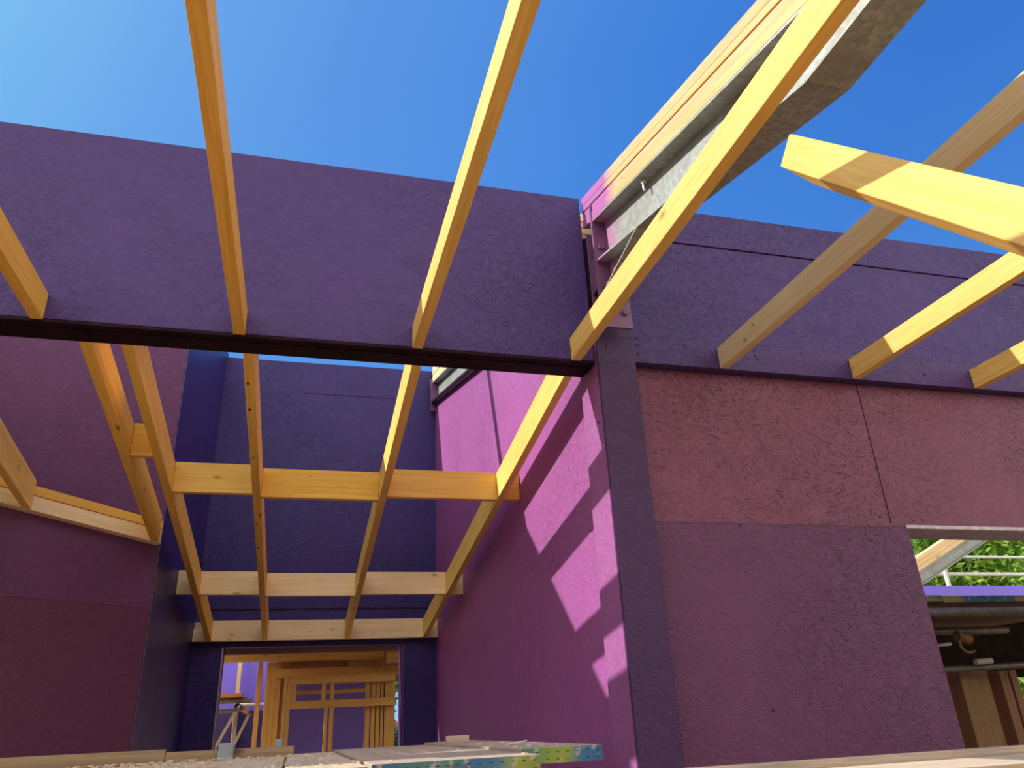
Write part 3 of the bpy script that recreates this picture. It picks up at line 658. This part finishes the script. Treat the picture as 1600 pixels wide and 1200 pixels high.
PT = plain('pale scaffold tube', (.66, .68, .66), rough=.5, noise=.15)
tag(tube('scaffold_tube', (7.46, 7.6, -2.0), (7.48, 7.6, 3.36), .027, PT), 'pale upright scaffold pole before the trees', 'scaffold tube')
tag(tube('scaffold_tube', (6.9, 7.75, 3.05), (9.6, 7.75, 3.05), .022, PT), 'pale horizontal guard rail before the trees', 'scaffold tube')
tag(tube('scaffold_tube', (7.6, 8.2, 3.36), (10.2, 8.2, 3.36), .018, PT), 'upper thin guard rail before the trees', 'scaffold tube')
tag(tube('scaffold_tube', (6.70, 7.3, 1.3), (6.70, 7.3, 3.42), .022, PT), 'short pale pole at the far left of the opening', 'scaffold tube')

# trees
def tree(loc, rad, zlo, zhi, n, label, leaf, size=.09, dens=1.0):
    t = thing('tree', (loc[0], loc[1], -2.0), label, 'tree', 'trees beyond the building')
    bm = bmesh.new()
    p0 = Vector((loc[0], loc[1], -2.0)); 
    bmesh.ops.create_cone(bm, cap_ends=True, segments=10, radius1=.18, radius2=.06, depth=zhi-.3+2.0, matrix=Matrix.Translation((loc[0], loc[1], (zhi-.3-2.0)/2)))
    blobs = []
    for i in range(9 if n < 20000 else 26):
        a = random.uniform(0, 6.28); r = rad*random.uniform(.2, .75); zz = random.uniform(zlo+.3, zhi-.3)
        c = Vector((loc[0]+r*math.cos(a), loc[1]+r*math.sin(a), zz)); blobs.append((c, rad*random.uniform(.3, .5)))
        s = Vector((loc[0], loc[1], zz-.6)); dd = c - s
        M = Matrix.Translation((s+c)/2) @ dd.to_track_quat('Z', 'Y').to_matrix().to_4x4()
        bmesh.ops.create_cone(bm, cap_ends=True, segments=6, radius1=.05, radius2=.015, depth=dd.length, matrix=M)
    mesh_obj('trunk', bm, BARK, parent=t)
    bm = bmesh.new()
    for _ in range(n):
        c, r = random.choice(blobs)
        v = Vector((random.gauss(0,1), random.gauss(0,1), random.gauss(0,1))).normalized()*r*random.uniform(.35, 1.05)
        p = c + v; q_ = Matrix.Rotation(random.uniform(0, 6.28), 3, Vector((random.gauss(0,1), random.gauss(0,1), random.gauss(0,1))).normalized())
        s = size*random.uniform(.6, 1.3)
        vs = [bm.verts.new(p + q_ @ Vector(u)) for u in ((-s,0,0), (-s*.2,-s*.42,0), (s,0,0), (-s*.2,s*.42,s*.1))]
        bm.faces.new(vs)
    mesh_obj('foliage', bm, leaf, parent=t)
tree((14.0, 13.6), 2.4, 1.8, 5.8, 34000, 'leafy tree behind the guard rails at the right of the opening', LEAF)
tree((10.2, 10.1), .85, 1.0, 3.45, 7000, 'low bright bush in the middle of the opening', LEAF)
tree((10.9, 12.6), .8, 4.0, 5.6, 1500, 'sparse branch of leaves at the upper left of the opening', LEAF)
tree((1.95, 14.2), .9, .4, 3.2, 6000, 'dark leafy tree in the daylight strip beside the doorway', LEAFD)
tree((6.9, 7.9), 1.0, .6, 2.1, 6500, 'dark bush low behind the stacked timbers', LEAFD, size=.06)

# ------------------------------------------------------------------ light
SUN = Vector((-1.0, .235, .725)).normalized()
sl = bpy.data.lights.new('sun', 'SUN'); sl.energy = 5.6; sl.angle = math.radians(.55); sl.color = (1, .95, .85)
so = bpy.data.objects.new('sun', sl); so.rotation_euler = SUN.to_track_quat('Z', 'Y').to_euler(); C.objects.link(so)
wd = bpy.data.worlds.new('sky'); bpy.context.scene.world = wd; wd.use_nodes = True
nt = wd.node_tree; nt.nodes.clear()
out = nt.nodes.new('ShaderNodeOutputWorld'); bg = nt.nodes.new('ShaderNodeBackground'); nt.links.new(bg.outputs[0], out.inputs[0])
tc = nt.nodes.new('ShaderNodeTexCoord')
dt = N(nt, 'ShaderNodeVectorMath', operation='DOT_PRODUCT'); dt.inputs[1].default_value = SUN; nt.links.new(tc.outputs['Generated'], dt.inputs[0])
sx = N(nt, 'ShaderNodeSeparateXYZ'); nt.links.new(tc.outputs['Generated'], sx.inputs[0])
c = ramp(nt, ramp2(nt, dt.outputs['Value'], -.5, 1.0), [(0, (.034, .16, .60)), (.3, (.034, .165, .61)), (.475, (.052, .22, .70)), (.70, (.108, .31, .78)), (.79, (.15, .39, .83)), (.86, (.21, .52, .88)), (.93, (.7, .9, 1)), (1, (1, 1, 1))]).outputs[0]
hz = ramp(nt, sx.outputs[2], [(.0, g(.95)), (.16, g(.75)), (.45, g(.35)), (.62, g(.12)), (.72, g(0))])
c = mixc(nt, c, (.12, .40, .93), hz.outputs[0])
lowh = ramp(nt, sx.outputs[2], [(0, g(.8)), (.2, g(.25)), (.3, g(0))])
c = mixc(nt, c, (.40, .66, .96), lowh.outputs[0])
# bright patch added to the unseen sky behind the viewer, as fill light
cb = ramp2(nt, sx.outputs[1], -.05, -.65); cz = ramp2(nt, sx.outputs[2], .97, .75)
cm = N(nt, 'ShaderNodeMath', operation='MULTIPLY'); nt.links.new(cb, cm.inputs[0]); nt.links.new(cz, cm.inputs[1])
c = mixc(nt, c, (2.2, 2.05, 1.7), cm.outputs[0])
gr = ramp(nt, sx.outputs[2], [(.0, g(0)), (.01, g(1))]); gr.color_ramp.interpolation = 'LINEAR'
mr = ramp2(nt, sx.outputs[2], -.02, .0)
c = mixc(nt, (.20, .16, .10), c, mr)
nt.links.new(c, bg.inputs[0]); bg.inputs[1].default_value = 1.0

# lettering and the hook become plain meshes
bpy.context.view_layer.update()
for o in [o for o in C.objects if o.type in ('FONT', 'CURVE')]:
    me = bpy.data.meshes.new_from_object(o.evaluated_get(bpy.context.evaluated_depsgraph_get()))
    n = bpy.data.objects.new(o.name.split('.')[0] + '_mark' if o.type == 'FONT' else 'hook', me)
    mw = o.matrix_world.copy(); par = o.parent
    bpy.data.objects.remove(o)
    n.name = 'printed_stamp' if 'mark' in n.name else 'hook'
    n.matrix_world = mw; link(n, par)

# ------------------------------------------------------------------ camera
cd = bpy.data.cameras.new('camera'); cam = bpy.data.objects.new('camera', cd); C.objects.link(cam)
cd.sensor_fit = 'HORIZONTAL'; cd.sensor_width = 36.0; cd.lens = 1185.0/1600.0*36.0; cd.clip_start = .02; cd.clip_end = 300
right = Vector((.96576782, -.25555843, -.04452412)); down = Vector((.06517905, .40518974, -.91190623)); fwd = Vector((.25108604, .87778765, .40797627))
M = Matrix((right, -down, -fwd)).transposed().to_4x4(); M.translation = Vector((0, 0, 1.62)); cam.matrix_world = M
sc = bpy.context.scene; sc.camera = cam
sc.view_settings.view_transform = 'Standard'; sc.view_settings.look = 'None'; sc.view_settings.exposure = 0; sc.view_settings.gamma = 1
sc.cycles.max_bounces = 8; sc.cycles.diffuse_bounces = 5
